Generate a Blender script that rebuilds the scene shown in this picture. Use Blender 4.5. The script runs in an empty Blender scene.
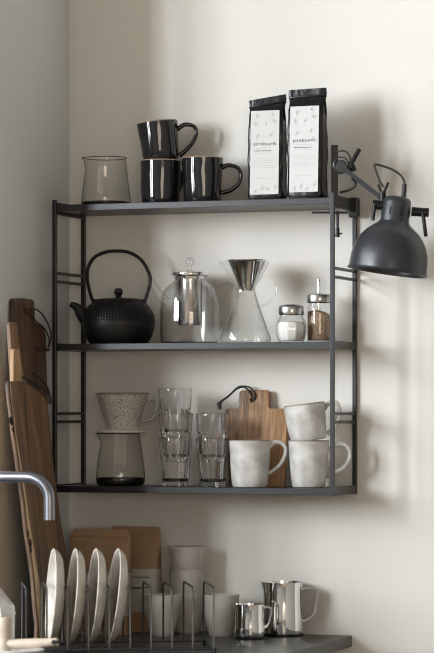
import bpy, bmesh, math, random
from mathutils import Vector, Matrix, noise
random.seed(7)
SC = bpy.context.scene
COL = SC.collection
PI = math.pi

# ------------------------------------------------------------------ camera
ZO = 1.2336                      # height of the shelf's underside above the floor
FPX, TH = 2696.05, 0.33955
CX, CY, CZ, HOR = 2.50378, -6.10093, 0.19426, 411.566
cam_d = bpy.data.cameras.new('camera')
cam = bpy.data.objects.new('camera', cam_d); COL.objects.link(cam)
cam.location = (CX, CY, CZ + ZO)
cam.rotation_euler = (PI / 2, 0, TH)
cam_d.sensor_fit = 'VERTICAL'; cam_d.sensor_height = 36.0
cam_d.lens = FPX * 36.0 / 653.0
cam_d.shift_y = (HOR - 326.5) / 653.0
cam_d.clip_end = 60
cam_d.dof.use_dof = True; cam_d.dof.focus_distance = 6.38; cam_d.dof.aperture_fstop = 4.5
SC.camera = cam
# ------------------------------------------------------------------ world, light, exposure
W = bpy.data.worlds.new('daylight'); SC.world = W; W.use_nodes = True
W.node_tree.nodes['Background'].inputs[0].default_value = (0.80, 0.90, 1.0, 1)
W.node_tree.nodes['Background'].inputs[1].default_value = 1.0

def area(name, loc, rot, sx, sy, power, color):
    d = bpy.data.lights.new(name, 'AREA'); d.shape = 'RECTANGLE'
    d.size, d.size_y, d.energy, d.color = sx, sy, power, color
    o = bpy.data.objects.new(name, d); COL.objects.link(o)
    o.location = loc; o.rotation_euler = rot
    return o
XW = -2.40                                                        # plane of the window wall, beyond the open end of the short grey wall
WIN = [(-2.55, -1.25, 1.55, 3.45), (-4.20, -2.95, 1.55, 3.45), (-6.00, -4.60, 1.55, 3.45)]     # y0, y1, z0, z1
POW = [90, 235, 480]
for (y0, y1, z0, z1), pw in zip(WIN, POW):
    area('window_daylight', (XW - 0.16, (y0 + y1) / 2, (z0 + z1) / 2), (0, -PI / 2, 0), z1 - z0, y1 - y0, pw, (0.93, 0.98, 1.02))
FILL_WIN = (2.7, 5.2, 0.9, 2.4)      # x0, x1, z0, z1 of an unseen window added behind the camera for fill light
area('window_daylight', ((FILL_WIN[0] + FILL_WIN[1]) / 2, -7.70, (FILL_WIN[2] + FILL_WIN[3]) / 2), (PI / 2, 0, 0), FILL_WIN[1] - FILL_WIN[0], FILL_WIN[3] - FILL_WIN[2], 80, (1.0, 0.83, 0.64))  # added warm fill, lifts the shaded corner
SC.view_settings.view_transform = 'Standard'
SC.view_settings.look = 'None'
SC.view_settings.gamma = 1
SC.view_settings.use_curve_mapping = False
SC.view_settings.exposure = 0.02
try:
    SC.cycles.use_denoising = True; SC.cycles.filter_width = 1.1
    SC.cycles.max_bounces = 16; SC.cycles.transparent_max_bounces = 40
    SC.cycles.diffuse_bounces = 6; SC.cycles.glossy_bounces = 6; SC.cycles.transmission_bounces = 12
    SC.cycles.sample_clamp_indirect = 4
    SC.cycles.caustics_reflective = False; SC.cycles.caustics_refractive = True
except Exception:
    pass

# ------------------------------------------------------------------ picture point -> place
def ray(px, py):
    u, v = (px - 217) / FPX, -(py - HOR) / FPX
    c, s = math.cos(TH), math.sin(TH)
    return Vector((-s + u * c, c + u * s, v))
EYE = Vector((CX, CY, CZ + ZO))
def at(px, py, y):
    d = ray(px, py); return EYE + d * ((y - CY) / d.y)
def scale_at(P):
    return FPX / (-math.sin(TH) * (P.x - CX) + math.cos(TH) * (P.y - CY))
def on_plane(px, py, P0, n):
    d = ray(px, py); return EYE + d * ((P0 - EYE).dot(n) / d.dot(n))

class Frame:
    """A thing's own frame: origin at its base, x along the camera's right, scale in picture pixels per metre."""
    def __init__(s, px, py, y, z=None):
        P = at(px, py, y); s.px, s.py = px, py
        s.s = scale_at(P)
        if z is not None: P.z = z
        s.loc = P
    def v(s, px, py, d=0.0):
        return Vector(((px - s.px) / s.s, d, (s.py - py) / s.s))
    def prof(s, pts):
        return [(r / s.s, (s.py - py) / s.s) for r, py in pts]

# ------------------------------------------------------------------ mesh helpers
def lathe(prof, n=48, mod=None, bm=None, M=None):
    bm = bm or bmesh.new(); rings = []
    for r, z in prof:
        if r < 1e-6:
            rings.append([bm.verts.new((0, 0, z))])
        else:
            ring = []
            for i in range(n):
                t = 2 * PI * i / n
                if mod:
                    x, y, zz = mod(r, z, t)
                else:
                    x, y, zz = r * math.cos(t), r * math.sin(t), z
                ring.append(bm.verts.new((x, y, zz)))
            rings.append(ring)
    for a, b in zip(rings, rings[1:]):
        if len(a) == 1 and len(b) == 1: continue
        for i in range(n):
            j = (i + 1) % n
            if len(a) == 1: bm.faces.new((a[0], b[i], b[j]))
            elif len(b) == 1: bm.faces.new((a[i], a[j], b[0]))
            else: bm.faces.new((a[i], a[j], b[j], b[i]))
    if M:
        vs = [v for r in rings for v in r]
        bmesh.ops.transform(bm, matrix=M, verts=vs)
    return bm

def smooth_path(pts, k=8, closed=False):
    pts = [Vector(p) for p in pts]; out = []; n = len(pts)
    rng = n if closed else n - 1
    for i in range(rng):
        if closed:
            p0, p1, p2, p3 = pts[i - 1], pts[i], pts[(i + 1) % n], pts[(i + 2) % n]
        else:
            p1, p2 = pts[i], pts[i + 1]
            p0 = pts[i - 1] if i else p1 * 2 - p2
            p3 = pts[i + 2] if i + 2 < n else p2 * 2 - p1
        for j in range(k):
            t = j / k
            out.append(0.5 * (2 * p1 + (p2 - p0) * t + (2 * p0 - 5 * p1 + 4 * p2 - p3) * t * t + (3 * p1 - p0 - 3 * p2 + p3) * t ** 3))
    if not closed: out.append(pts[-1])
    return out

def tube(pts, r, rb=None, ref=None, n=10, bm=None, closed=False, square=False):
    """Sweep an ellipse (r across, rb along ref) or a rectangle along the path."""
    bm = bm or bmesh.new(); pts = [Vector(p) for p in pts]; N = len(pts); rings = []
    prev = None
    for i, p in enumerate(pts):
        if closed: t = pts[(i + 1) % N] - pts[i - 1]
        else: t = pts[min(i + 1, N - 1)] - pts[max(i - 1, 0)]
        t.normalize()
        if ref is not None:
            b = Vector(ref); b = (b - t * b.dot(t)).normalized()
        elif prev is None:
            b = t.orthogonal().normalized()
        else:
            b = (prev - t * prev.dot(t)).normalized()
        prev = b; nn = b.cross(t)
        ra = r[i] if isinstance(r, (list, tuple)) else r
        rbb = ra if rb is None else (rb[i] if isinstance(rb, (list, tuple)) else rb)
        if square:
            offs = [(-1, -1), (1, -1), (1, 1), (-1, 1)]
            rings.append([bm.verts.new(p + nn * ra * a + b * rbb * c) for a, c in offs])
        else:
            rings.append([bm.verts.new(p + nn * ra * math.cos(2 * PI * k / n) + b * rbb * math.sin(2 * PI * k / n)) for k in range(n)])
    m = len(rings[0])
    for i in range(N if closed else N - 1):
        a, c = rings[i], rings[(i + 1) % N]
        for k in range(m):
            bm.faces.new((a[k], a[(k + 1) % m], c[(k + 1) % m], c[k]))
    if not closed:
        bm.faces.new(rings[0][::-1]); bm.faces.new(rings[-1])
    return bm

def box(x0, x1, y0, y1, z0, z1, bev=0.0, bm=None, M=None, seg=2):
    b = bmesh.new()
    bmesh.ops.create_cube(b, size=1)
    for v in b.verts:
        v.co = Vector(((x0 + x1) / 2 + v.co.x * (x1 - x0), (y0 + y1) / 2 + v.co.y * (y1 - y0), (z0 + z1) / 2 + v.co.z * (z1 - z0)))
    if bev: bmesh.ops.bevel(b, geom=b.edges[:], offset=bev, segments=seg, affect='EDGES', profile=0.5)
    if M: b.transform(M)
    return join(bm, b)

def join(bm, b):
    if bm is None: return b
    me = bpy.data.meshes.new('tmp'); b.to_mesh(me); b.free(); bm.from_mesh(me); bpy.data.meshes.remove(me)
    return bm

def slab(outline, t0, t1, bev=0.0, axis='x', hole=None):
    """Extrude a 2D outline; axis x: outline lies in (y, z) and thickness along x; axis y: outline in (x, z)."""
    bm = bmesh.new()
    mk = (lambda a, b, t: (t, a, b)) if axis == 'x' else (lambda a, b, t: (a, t, b))
    if hole:
        edges = []
        for loop in (outline, hole):
            vs = [bm.verts.new(mk(a, b, t0)) for a, b in loop]
            for i in range(len(vs)): edges.append(bm.edges.new((vs[i], vs[(i + 1) % len(vs)])))
        r = bmesh.ops.triangle_fill(bm, use_beauty=True, use_dissolve=False, edges=edges)
        faces = bm.faces[:]
    else:
        faces = [bm.faces.new([bm.verts.new(mk(a, b, t0)) for a, b in outline])]
    ext = bmesh.ops.extrude_face_region(bm, geom=faces, use_keep_orig=True)
    dv = Vector(mk(0, 0, t1 - t0))
    bmesh.ops.translate(bm, verts=[g for g in ext['geom'] if isinstance(g, bmesh.types.BMVert)], vec=dv)
    bmesh.ops.recalc_face_normals(bm, faces=bm.faces[:])
    if bev:
        es = [e for e in bm.edges if len(e.link_faces) == 2 and e.calc_face_angle(0) > 0.7]
        bmesh.ops.bevel(bm, geom=es, offset=bev, segments=2, affect='EDGES', profile=0.5, clamp_overlap=True)
    return bm

def obj(name, bm, m, parent=None, smooth=True, angle=40, recalc=True):
    if recalc: bmesh.ops.recalc_face_normals(bm, faces=bm.faces[:])
    me = bpy.data.meshes.new(name); bm.to_mesh(me); bm.free()
    if smooth:
        me.polygons.foreach_set('use_smooth', [True] * len(me.polygons))
        me.set_sharp_from_angle(angle=math.radians(angle))
    me.materials.append(m)
    o = bpy.data.objects.new(name, me); COL.objects.link(o)
    if parent: o.parent = parent
    return o

def tag(o, label, cat, group=None):
    o['label'] = label; o['category'] = cat
    if group: o['group'] = group
    return o
def thing(name, label, cat, loc=(0, 0, 0), rot=(0, 0, 0), group=None):
    o = bpy.data.objects.new(name, None); COL.objects.link(o)
    o.empty_display_size = 0.02
    o.location = loc; o.rotation_euler = rot
    return tag(o, label, cat, group)
def struct(name, bm, m, label=None, smooth=False):
    o = obj(name, bm, m, smooth=smooth); o['kind'] = 'structure'
    if label: o['label'] = label
    return o
def dup(root, label, loc=None, rot=None):
    r = root.copy(); COL.objects.link(r); r['label'] = label
    if loc is not None: r.location = loc
    if rot is not None: r.rotation_euler = rot
    for ch in list(root.children):
        c = ch.copy(); COL.objects.link(c); c.parent = r
        for g in ch.children:
            d = g.copy(); COL.objects.link(d); d.parent = c
    return r

# ------------------------------------------------------------------ materials
def new_mat(name):
    m = bpy.data.materials.new(name); m.use_nodes = True
    nt = m.node_tree; return m, nt, nt.nodes, nt.links, nt.nodes['Principled BSDF']
def rgb(c): return (c[0], c[1], c[2], 1)
def coords(N, L, scale=(1, 1, 1), kind='Object'):
    tc = N.new('ShaderNodeTexCoord'); mp = N.new('ShaderNodeMapping')
    mp.inputs['Scale'].default_value = scale
    L.new(tc.outputs[kind], mp.inputs[0]); return mp.outputs[0]
def plain(name, c, rough=0.5, metal=0.0, bump=0.0, bscale=200, var=0.0, vscale=20, spec=0.5, coat=0.0, c2=None, stretch=(1, 1, 1)):
    m, nt, N, L, P = new_mat(name)
    P.inputs['Base Color'].default_value = rgb(c); P.inputs['Roughness'].default_value = rough
    P.inputs['Metallic'].default_value = metal; P.inputs['Specular IOR Level'].default_value = spec
    P.inputs['Coat Weight'].default_value = coat
    if var or c2:
        n = N.new('ShaderNodeTexNoise'); n.inputs['Scale'].default_value = vscale; n.inputs['Detail'].default_value = 6
        L.new(coords(N, L, stretch), n.inputs['Vector'])
        r = N.new('ShaderNodeValToRGB'); r.color_ramp.elements[0].position = 0.3; r.color_ramp.elements[1].position = 0.7
        a = c2 or [x * (1 - var) for x in c]
        r.color_ramp.elements[0].color = rgb(a); r.color_ramp.elements[1].color = rgb(c)
        L.new(n.outputs[0], r.inputs[0]); L.new(r.outputs[0], P.inputs['Base Color'])
    if bump:
        n2 = N.new('ShaderNodeTexNoise'); n2.inputs['Scale'].default_value = bscale; n2.inputs['Detail'].default_value = 3
        L.new(coords(N, L, stretch), n2.inputs['Vector'])
        b = N.new('ShaderNodeBump'); b.inputs['Strength'].default_value = bump; b.inputs['Distance'].default_value = 0.002
        L.new(n2.outputs[0], b.inputs['Height']); L.new(b.outputs[0], P.inputs['Normal'])
    return m
def wood(name, dark, light, axis=2, scale=1.0, rough=0.55, knots=0.5, bias=0.0):
    m, nt, N, L, P = new_mat(name)
    st = [14 * scale] * 3; st[axis] = 1.3 * scale
    co = coords(N, L, st)
    n = N.new('ShaderNodeTexNoise'); n.inputs['Scale'].default_value = 2.2; n.inputs['Detail'].default_value = 8; n.inputs['Distortion'].default_value = 1.1 * knots
    L.new(co, n.inputs['Vector'])
    n2 = N.new('ShaderNodeTexNoise'); n2.inputs['Scale'].default_value = 16; n2.inputs['Detail'].default_value = 4
    L.new(co, n2.inputs['Vector'])
    mx = N.new('ShaderNodeMath'); mx.operation = 'MULTIPLY_ADD'; mx.inputs[1].default_value = 0.28
    L.new(n2.outputs[0], mx.inputs[0]); L.new(n.outputs[0], mx.inputs[2])
    r = N.new('ShaderNodeValToRGB'); e = r.color_ramp.elements
    e[0].position = 0.40; e[0].color = rgb(dark); e[1].position = 0.86; e[1].color = rgb(light)
    q = e.new(0.60); q.color = rgb([(a * 0.5 + b * 0.5) for a, b in zip(dark, light)])
    src = mx.outputs[0]
    if bias:                                     # sapwood on one side, heartwood on the other
        tc = N.new('ShaderNodeTexCoord'); sx = N.new('ShaderNodeSeparateXYZ'); L.new(tc.outputs['Object'], sx.inputs[0])
        ma = N.new('ShaderNodeMath'); ma.operation = 'MULTIPLY_ADD'; ma.inputs[1].default_value = bias
        L.new(sx.outputs['X'], ma.inputs[0]); L.new(src, ma.inputs[2]); src = ma.outputs[0]
    L.new(src, r.inputs[0]); L.new(r.outputs[0], P.inputs['Base Color'])
    P.inputs['Roughness'].default_value = rough
    b = N.new('ShaderNodeBump'); b.inputs['Strength'].default_value = 0.25; b.inputs['Distance'].default_value = 0.002
    L.new(mx.outputs[0], b.inputs['Height']); L.new(b.outputs[0], P.inputs['Normal'])
    return m
def thin_glass(name, center=(0.97, 0.975, 0.97), edge=(0.55, 0.56, 0.55), refl=1.0, power=0.35):
    """A thin glass wall: tinted more where it is crossed at a slant, with a clear reflection on top."""
    m, nt, N, L, P = new_mat(name); N.remove(P)
    out = N['Material Output'] if 'Material Output' in N else N.new('ShaderNodeOutputMaterial')
    lw = N.new('ShaderNodeLayerWeight'); lw.inputs['Blend'].default_value = power
    mix = N.new('ShaderNodeMix'); mix.data_type = 'RGBA'
    mix.inputs['A'].default_value = rgb(center); mix.inputs['B'].default_value = rgb(edge)
    L.new(lw.outputs['Facing'], mix.inputs['Factor'])
    tr = N.new('ShaderNodeBsdfTransparent'); L.new(mix.outputs['Result'], tr.inputs[0])
    gl = N.new('ShaderNodeBsdfGlossy'); gl.inputs['Roughness'].default_value = 0.03
    fr = N.new('ShaderNodeFresnel'); fr.inputs[0].default_value = 1.45
    mu = N.new('ShaderNodeMath'); mu.operation = 'MULTIPLY'; mu.inputs[1].default_value = refl; mu.use_clamp = True
    geo = N.new('ShaderNodeNewGeometry')
    L.new(fr.outputs[0], mu.inputs[0])
    # the fresnel of a back face would read as total reflection: use it on front faces, a flat share behind
    mb = N.new('ShaderNodeMix'); mb.data_type = 'FLOAT'
    L.new(geo.outputs['Backfacing'], mb.inputs['Factor']); L.new(mu.outputs[0], mb.inputs['A']); mb.inputs['B'].default_value = 0.05
    ms = N.new('ShaderNodeMixShader')
    L.new(mb.outputs['Result'], ms.inputs[0]); L.new(tr.outputs[0], ms.inputs[1]); L.new(gl.outputs[0], ms.inputs[2])
    L.new(ms.outputs[0], out.inputs[0])
    return m
def streaky(name, c1, c2, vscale, stretch, rough, coat=0.0, bump=0.3, lo=0.4, hi=0.65, bscale=60):
    m = plain(name, c2, rough, 0, bump, bscale, c2=c1, vscale=vscale, stretch=stretch, coat=coat)
    return m
def speckle(name, base, spot, scale=220, thr=0.36, rough=0.5, var=0.15):
    m, nt, N, L, P = new_mat(name); co = coords(N, L)
    v = N.new('ShaderNodeTexNoise'); v.inputs['Scale'].default_value = scale; v.inputs['Detail'].default_value = 2
    L.new(co, v.inputs['Vector'])
    r = N.new('ShaderNodeValToRGB'); e = r.color_ramp.elements
    e[0].position = thr; e[0].color = (1, 1, 1, 1); e[1].position = thr + 0.05; e[1].color = (0, 0, 0, 1)
    L.new(v.outputs[0], r.inputs[0])
    n = N.new('ShaderNodeTexNoise'); n.inputs['Scale'].default_value = 30; n.inputs['Detail'].default_value = 5
    L.new(co, n.inputs['Vector'])
    r2 = N.new('ShaderNodeValToRGB'); r2.color_ramp.elements[0].position = 0.3; r2.color_ramp.elements[1].position = 0.7
    r2.color_ramp.elements[0].color = rgb([x * (1 - var) for x in base]); r2.color_ramp.elements[1].color = rgb(base)
    L.new(n.outputs[0], r2.inputs[0])
    mix = N.new('ShaderNodeMix'); mix.data_type = 'RGBA'; mix.inputs['B'].default_value = rgb(spot)
    L.new(r.outputs[0], mix.inputs['Factor']); L.new(r2.outputs[0], mix.inputs['A'])
    L.new(mix.outputs['Result'], P.inputs['Base Color']); P.inputs['Roughness'].default_value = rough
    return m

M_wall = plain('plaster_warm', (0.728, 0.711, 0.672), 0.92, bump=0.05, bscale=90, var=0.03, vscale=3, spec=0.15)
M_wall_left = plain('plaster_grey', (0.66, 0.68, 0.68), 0.85, bump=0.05, bscale=90, var=0.05, vscale=3, spec=0.2)
M_room = plain('room_paint', (0.30, 0.285, 0.26), 0.9, var=0.03, vscale=2, spec=0.2)
M_floor = wood('oak_floor', (0.20, 0.14, 0.10), (0.36, 0.28, 0.21), axis=1, scale=0.3)
M_steel = plain('dark_powder_coat', (0.016, 0.0165, 0.018), 0.36, 0.2, bump=0.08, bscale=400, var=0.2, vscale=40)
M_black = plain('black_metal', (0.007, 0.007, 0.0075), 0.40, 0.0, spec=0.3, bump=0.05, bscale=500)
M_lamp = plain('black_lamp_enamel', (0.034, 0.036, 0.041), 0.33, 0.25, bump=0.06, bscale=600)
M_inner = plain('lamp_inner_white', (0.75, 0.75, 0.74), 0.5)
M_cord = plain('black_cord', (0.02, 0.02, 0.02), 0.6)
M_leather = plain('black_leather', (0.02, 0.018, 0.017), 0.55, bump=0.2)
M_chrome = plain('polished_steel', (0.78, 0.78, 0.77), 0.07, 1.0)
M_brushed = plain('brushed_steel', (0.40, 0.40, 0.395), 0.25, 1.0, bump=0.03, bscale=300)
M_tap = plain('satin_steel', (0.24, 0.25, 0.28), 0.30, 1.0)
M_wire = plain('rack_wire', (0.09, 0.09, 0.09), 0.32, 0.8)
M_counter = plain('dark_slate_worktop', (0.062, 0.062, 0.060), 0.40, bump=0.12, bscale=60, var=0.35, vscale=14)
M_cab = plain('dark_cabinet_paint', (0.06, 0.06, 0.06), 0.6)
M_glass = thin_glass('clear_glass', (1.0, 1.0, 0.998), (0.84, 0.84, 0.83), 1.5, 0.18)
M_glass_thick = thin_glass('clear_pressed_glass', (0.998, 0.998, 0.996), (0.72, 0.73, 0.72), 1.8, 0.2)
def solid_glass(name, c=(0.985, 0.987, 0.985), ior=1.46):
    m, nt, N, L, P = new_mat(name)
    P.inputs['Base Color'].default_value = rgb(c); P.inputs['Roughness'].default_value = 0.0
    P.inputs['Transmission Weight'].default_value = 1.0; P.inputs['IOR'].default_value = ior
    return m
M_tumbler = solid_glass('solid_pressed_glass', (1, 1, 1), 1.42)
M_smoke = thin_glass('smoked_glass', (0.975, 0.968, 0.95), (0.62, 0.61, 0.59), 2.4, 0.25)
M_smoke_base = thin_glass('smoked_glass_thick_base', (0.42, 0.41, 0.40), (0.08, 0.08, 0.078), 1.0, 0.35)
M_mug_black = streaky('black_glaze', (0.005, 0.005, 0.006), (0.014, 0.014, 0.015), 14, (1, 1, 0.25), 0.07, 0.0, 0.45, bscale=34)
M_mug_rim = plain('worn_brown_rim', (0.30, 0.22, 0.16), 0.4)
M_mug_white = plain('white_glaze', (0.64, 0.63, 0.605), 0.28, bump=0.35, bscale=45, c2=(0.36, 0.345, 0.32), vscale=26, coat=0.2)
M_mug_edge = plain('brown_glaze_edge', (0.24, 0.19, 0.15), 0.4)
M_cup = plain('grey_stoneware', (0.54, 0.515, 0.47), 0.45, bump=0.15, bscale=60, c2=(0.40, 0.38, 0.345), vscale=25)
M_cup_edge = plain('stoneware_edge', (0.50, 0.46, 0.40), 0.4)
M_drip = speckle('speckled_stoneware', (0.58, 0.55, 0.50), (0.09, 0.075, 0.06), 340, 0.40)
M_kraft = plain('kraft_paper', (0.38, 0.235, 0.135), 0.75, bump=0.3, bscale=25, var=0.2, vscale=9)
M_kraft_label = plain('grey_paper_label', (0.45, 0.43, 0.39), 0.7, var=0.06)
M_foil = plain('black_foil', (0.007, 0.007, 0.008), 0.24, 0.0, bump=1.0, bscale=26, spec=0.28)
M_print = plain('black_print', (0.03, 0.03, 0.03), 0.7)
M_print_grey = plain('grey_print', (0.36, 0.36, 0.355), 0.7)
M_paper = plain('white_label_paper', (0.53, 0.53, 0.52), 0.55, var=0.03)
M_sugar = plain('white_sugar', (0.82, 0.80, 0.77), 0.8, bump=0.6, bscale=700, var=0.1, vscale=300)
M_brown_sugar = plain('brown_sugar', (0.42, 0.29, 0.18), 0.8, bump=0.8, bscale=500, c2=(0.17, 0.10, 0.055), vscale=160)
M_walnut = wood('dark_walnut', (0.030, 0.015, 0.008), (0.15, 0.080, 0.042), 2, 1.0)
M_acacia = wood('acacia', (0.030, 0.013, 0.006), (0.42, 0.235, 0.11), 2, 1.3, knots=2.0, bias=2.6)
M_oak = wood('light_oak', (0.22, 0.12, 0.055), (0.50, 0.32, 0.17), 2, 1.0)
M_live = wood('live_edge_wood', (0.018, 0.009, 0.005), (0.23, 0.125, 0.060), 2, 0.9, knots=1.2)
M_lit_bark = plain('lit_live_edge', (0.74, 0.57, 0.37), 0.7, bump=0.5, bscale=40, c2=(0.46, 0.30, 0.16), vscale=22)  # bark tones, lightened to carry the window light on the plank's edge
M_ceramic = plain('white_ceramic', (0.80, 0.79, 0.77), 0.25, coat=0.3)
M_beech = plain('pale_beech', (0.56, 0.47, 0.37), 0.5, var=0.12, vscale=30)
M_bristle = plain('pale_bristle', (0.62, 0.54, 0.42), 0.9)
M_white_paint = plain('window_paint', (0.8, 0.8, 0.79), 0.5)

def kettle_mat():
    m, nt, N, L, P = new_mat('hobnail_cast_iron')
    P.inputs['Base Color'].default_value = (0.006, 0.006, 0.006, 1); P.inputs['Roughness'].default_value = 0.42
    P.inputs['Specular IOR Level'].default_value = 0.3
    tc = N.new('ShaderNodeTexCoord'); sp = N.new('ShaderNodeSeparateXYZ'); L.new(tc.outputs['Object'], sp.inputs[0])
    def math_(op, a, b=None):
        n = N.new('ShaderNodeMath'); n.operation = op
        for i, q in enumerate((a, b)):
            if q is None: continue
            if isinstance(q, (int, float)): n.inputs[i].default_value = q
            else: L.new(q, n.inputs[i])
        return n.outputs[0]
    ang = math_('ARCTAN2', sp.outputs['Y'], sp.outputs['X'])
    z = sp.outputs['Z']
    a = math_('MULTIPLY', ang, 38.0); b = math_('MULTIPLY', z, 720.0)
    s1 = math_('SINE', math_('ADD', a, b)); s2 = math_('SINE', math_('SUBTRACT', a, b))
    h = math_('MAXIMUM', math_('MULTIPLY', s1, s2), 0.0)
    up = math_('GREATER_THAN', z, 0.052); lo = math_('LESS_THAN', z, 0.099)
    h = math_('MULTIPLY', math_('MULTIPLY', h, up), lo)
    bp = N.new('ShaderNodeBump'); bp.inputs['Strength'].default_value = 1.0; bp.inputs['Distance'].default_value = 0.006
    L.new(h, bp.inputs['Height']); L.new(bp.outputs[0], P.inputs['Normal'])
    return m
M_iron = kettle_mat()
M_iron_plain = plain('cast_iron', (0.009, 0.009, 0.009), 0.45, 0.0, bump=0.15, bscale=300, spec=0.3)
def plate_mat():
    m, nt, N, L, P = new_mat('ribbed_stoneware')
    tc = N.new('ShaderNodeTexCoord'); sp = N.new('ShaderNodeSeparateXYZ'); L.new(tc.outputs['Object'], sp.inputs[0])
    n = N.new('ShaderNodeTexNoise'); n.inputs['Scale'].default_value = 25; L.new(tc.outputs['Object'], n.inputs['Vector'])
    r = N.new('ShaderNodeValToRGB'); r.color_ramp.elements[0].color = (0.48, 0.43, 0.37, 1); r.color_ramp.elements[1].color = (0.70, 0.655, 0.59, 1)
    r.color_ramp.elements[0].position = 0.3; r.color_ramp.elements[1].position = 0.7
    L.new(n.outputs[0], r.inputs[0]); L.new(r.outputs[0], P.inputs['Base Color']); P.inputs['Roughness'].default_value = 0.35
    w = N.new('ShaderNodeMath'); w.operation = 'MULTIPLY'; w.inputs[1].default_value = 1500; L.new(sp.outputs['Z'], w.inputs[0])
    s = N.new('ShaderNodeMath'); s.operation = 'SINE'; L.new(w.outputs[0], s.inputs[0])
    b = N.new('ShaderNodeBump'); b.inputs['Strength'].default_value = 0.35; b.inputs['Distance'].default_value = 0.001
    L.new(s.outputs[0], b.inputs['Height']); L.new(b.outputs[0], P.inputs['Normal'])
    return m
M_plate = plate_mat()

# ------------------------------------------------------------------ the room
XL, XR, YF = -0.034, 5.4, -7.6
HC = 3.75
def wall_with_openings(x0, x1, ya, yb, z1, wins):
    bm = None; ys = yb
    for y0, y1, za, zb in sorted(wins, key=lambda w: -w[1]):
        bm = box(x0, x1, y1, ys, 0, z1, bm=bm)
        bm = box(x0, x1, y0, y1, 0, za, bm=bm); bm = box(x0, x1, y0, y1, zb, z1, bm=bm)
        ys = y0
    return box(x0, x1, ya, ys, 0, z1, bm=bm)
struct('wall_back', box(XW - 0.12, XR + 0.12, 0, 0.12, 0, HC), M_wall, 'warm off-white plastered wall behind the shelf')
struct('wall_left', box(XL - 0.12, XL, -0.455, 0.0, 0, HC), M_wall_left, 'grey side wall meeting the back wall left of the shelf')
struct('wall_far_left', wall_with_openings(XW - 0.12, XW, YF, 0.0, HC, WIN), M_room)
struct('wall_right', box(XR, XR + 0.12, YF, 0, 0, HC), M_room)
bm = box(XW - 0.12, FILL_WIN[0], YF - 0.12, YF, 0, HC); bm = box(FILL_WIN[1], XR + 0.12, YF - 0.12, YF, 0, HC, bm=bm)
bm = box(FILL_WIN[0], FILL_WIN[1], YF - 0.12, YF, 0, FILL_WIN[2], bm=bm)
struct('wall_front', box(FILL_WIN[0], FILL_WIN[1], YF - 0.12, YF, FILL_WIN[3], HC, bm=bm), M_room)
bm = None
for k in range(4):
    x = FILL_WIN[0] + (FILL_WIN[1] - FILL_WIN[0] - 0.05) * k / 3; bm = box(x, x + 0.05, YF - 0.08, YF - 0.03, FILL_WIN[2], FILL_WIN[3], bm=bm)
for z in (FILL_WIN[2], FILL_WIN[3] - 0.05): bm = box(FILL_WIN[0], FILL_WIN[1], YF - 0.08, YF - 0.03, z, z + 0.05, bm=bm)
struct('window_4', bm, M_white_paint)  # frame of the unseen window added for fill
struct('floor', box(XW - 0.12, XR + 0.12, YF - 0.12, 0.12, -0.1, 0), M_floor)
struct('ceiling', box(XW - 0.12, XR + 0.12, YF - 0.12, 0.12, HC, HC + 0.1), M_room)
for i, (y0, y1, z0, z1) in enumerate(WIN):
    w = 0.045; a, b = XW - 0.09, XW - 0.04
    bm = box(a, b, y0, y0 + w, z0, z1); bm = box(a, b, y1 - w, y1, z0, z1, bm=bm)
    bm = box(a, b, y0, y1, z0, z0 + w, bm=bm); bm = box(a, b, y0, y1, z1 - w, z1, bm=bm)
    k = 2
    for j in range(1, k):
        yy = y0 + (y1 - y0) * j / k; bm = box(a, b, yy - 0.02, yy + 0.02, z0, z1, bm=bm)
    struct('window_%d' % (i + 1), bm, M_white_paint)

# worktop and the cabinet under it
ZC = ZO - 0.3336
XC = 0.6864
bm = bmesh.new()
f_ = bm.faces.new([bm.verts.new((x, y, ZC - 0.027)) for x, y in ((XL + .001, -.001), (XL + .001, -.457), (-1.1, -.457), (-1.1, -1.0), (XC, -1.0), (XC, -.001))])
e_ = bmesh.ops.extrude_face_region(bm, geom=[f_], use_keep_orig=True)
bmesh.ops.translate(bm, verts=[g for g in e_['geom'] if isinstance(g, bmesh.types.BMVert)], vec=(0, 0, 0.027))
bmesh.ops.recalc_face_normals(bm, faces=bm.faces[:])
bmesh.ops.bevel(bm, geom=bm.edges[:], offset=0.0015, segments=2, affect='EDGES', profile=0.5)
tag(obj('worktop', bm, M_counter, smooth=False),
    'dark slate grey kitchen worktop running along the wall under the shelf', 'worktop')
cb = thing('base_cabinet', 'dark painted base cabinet carrying the slate worktop', 'cabinet', (0.3, -0.4, 0))
def rel(bm, root):
    bm.transform(Matrix.Translation(-Vector(root.location))); return bm
obj('body', rel(box(-1.08, XC - 0.05, -0.93, -0.460, 0.0, ZC - 0.0275, bm=box(XL + 0.002, XC - 0.05, -0.47, -0.002, 0.0, ZC - 0.0275)), cb), M_cab, cb, smooth=False)
for k in range(-3, 2):
    a = 0.0 + k * 0.31
    d_ = obj('door', rel(box(a - 0.02, a + 0.28, -0.95, -0.931, 0.1, ZC - 0.04, 0.002), cb), M_cab, cb, smooth=False)
    obj('handle', rel(box(a + 0.12, a + 0.14, -0.965, -0.9505, 0.6, 0.75, 0.003), cb), M_black, d_)

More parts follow.
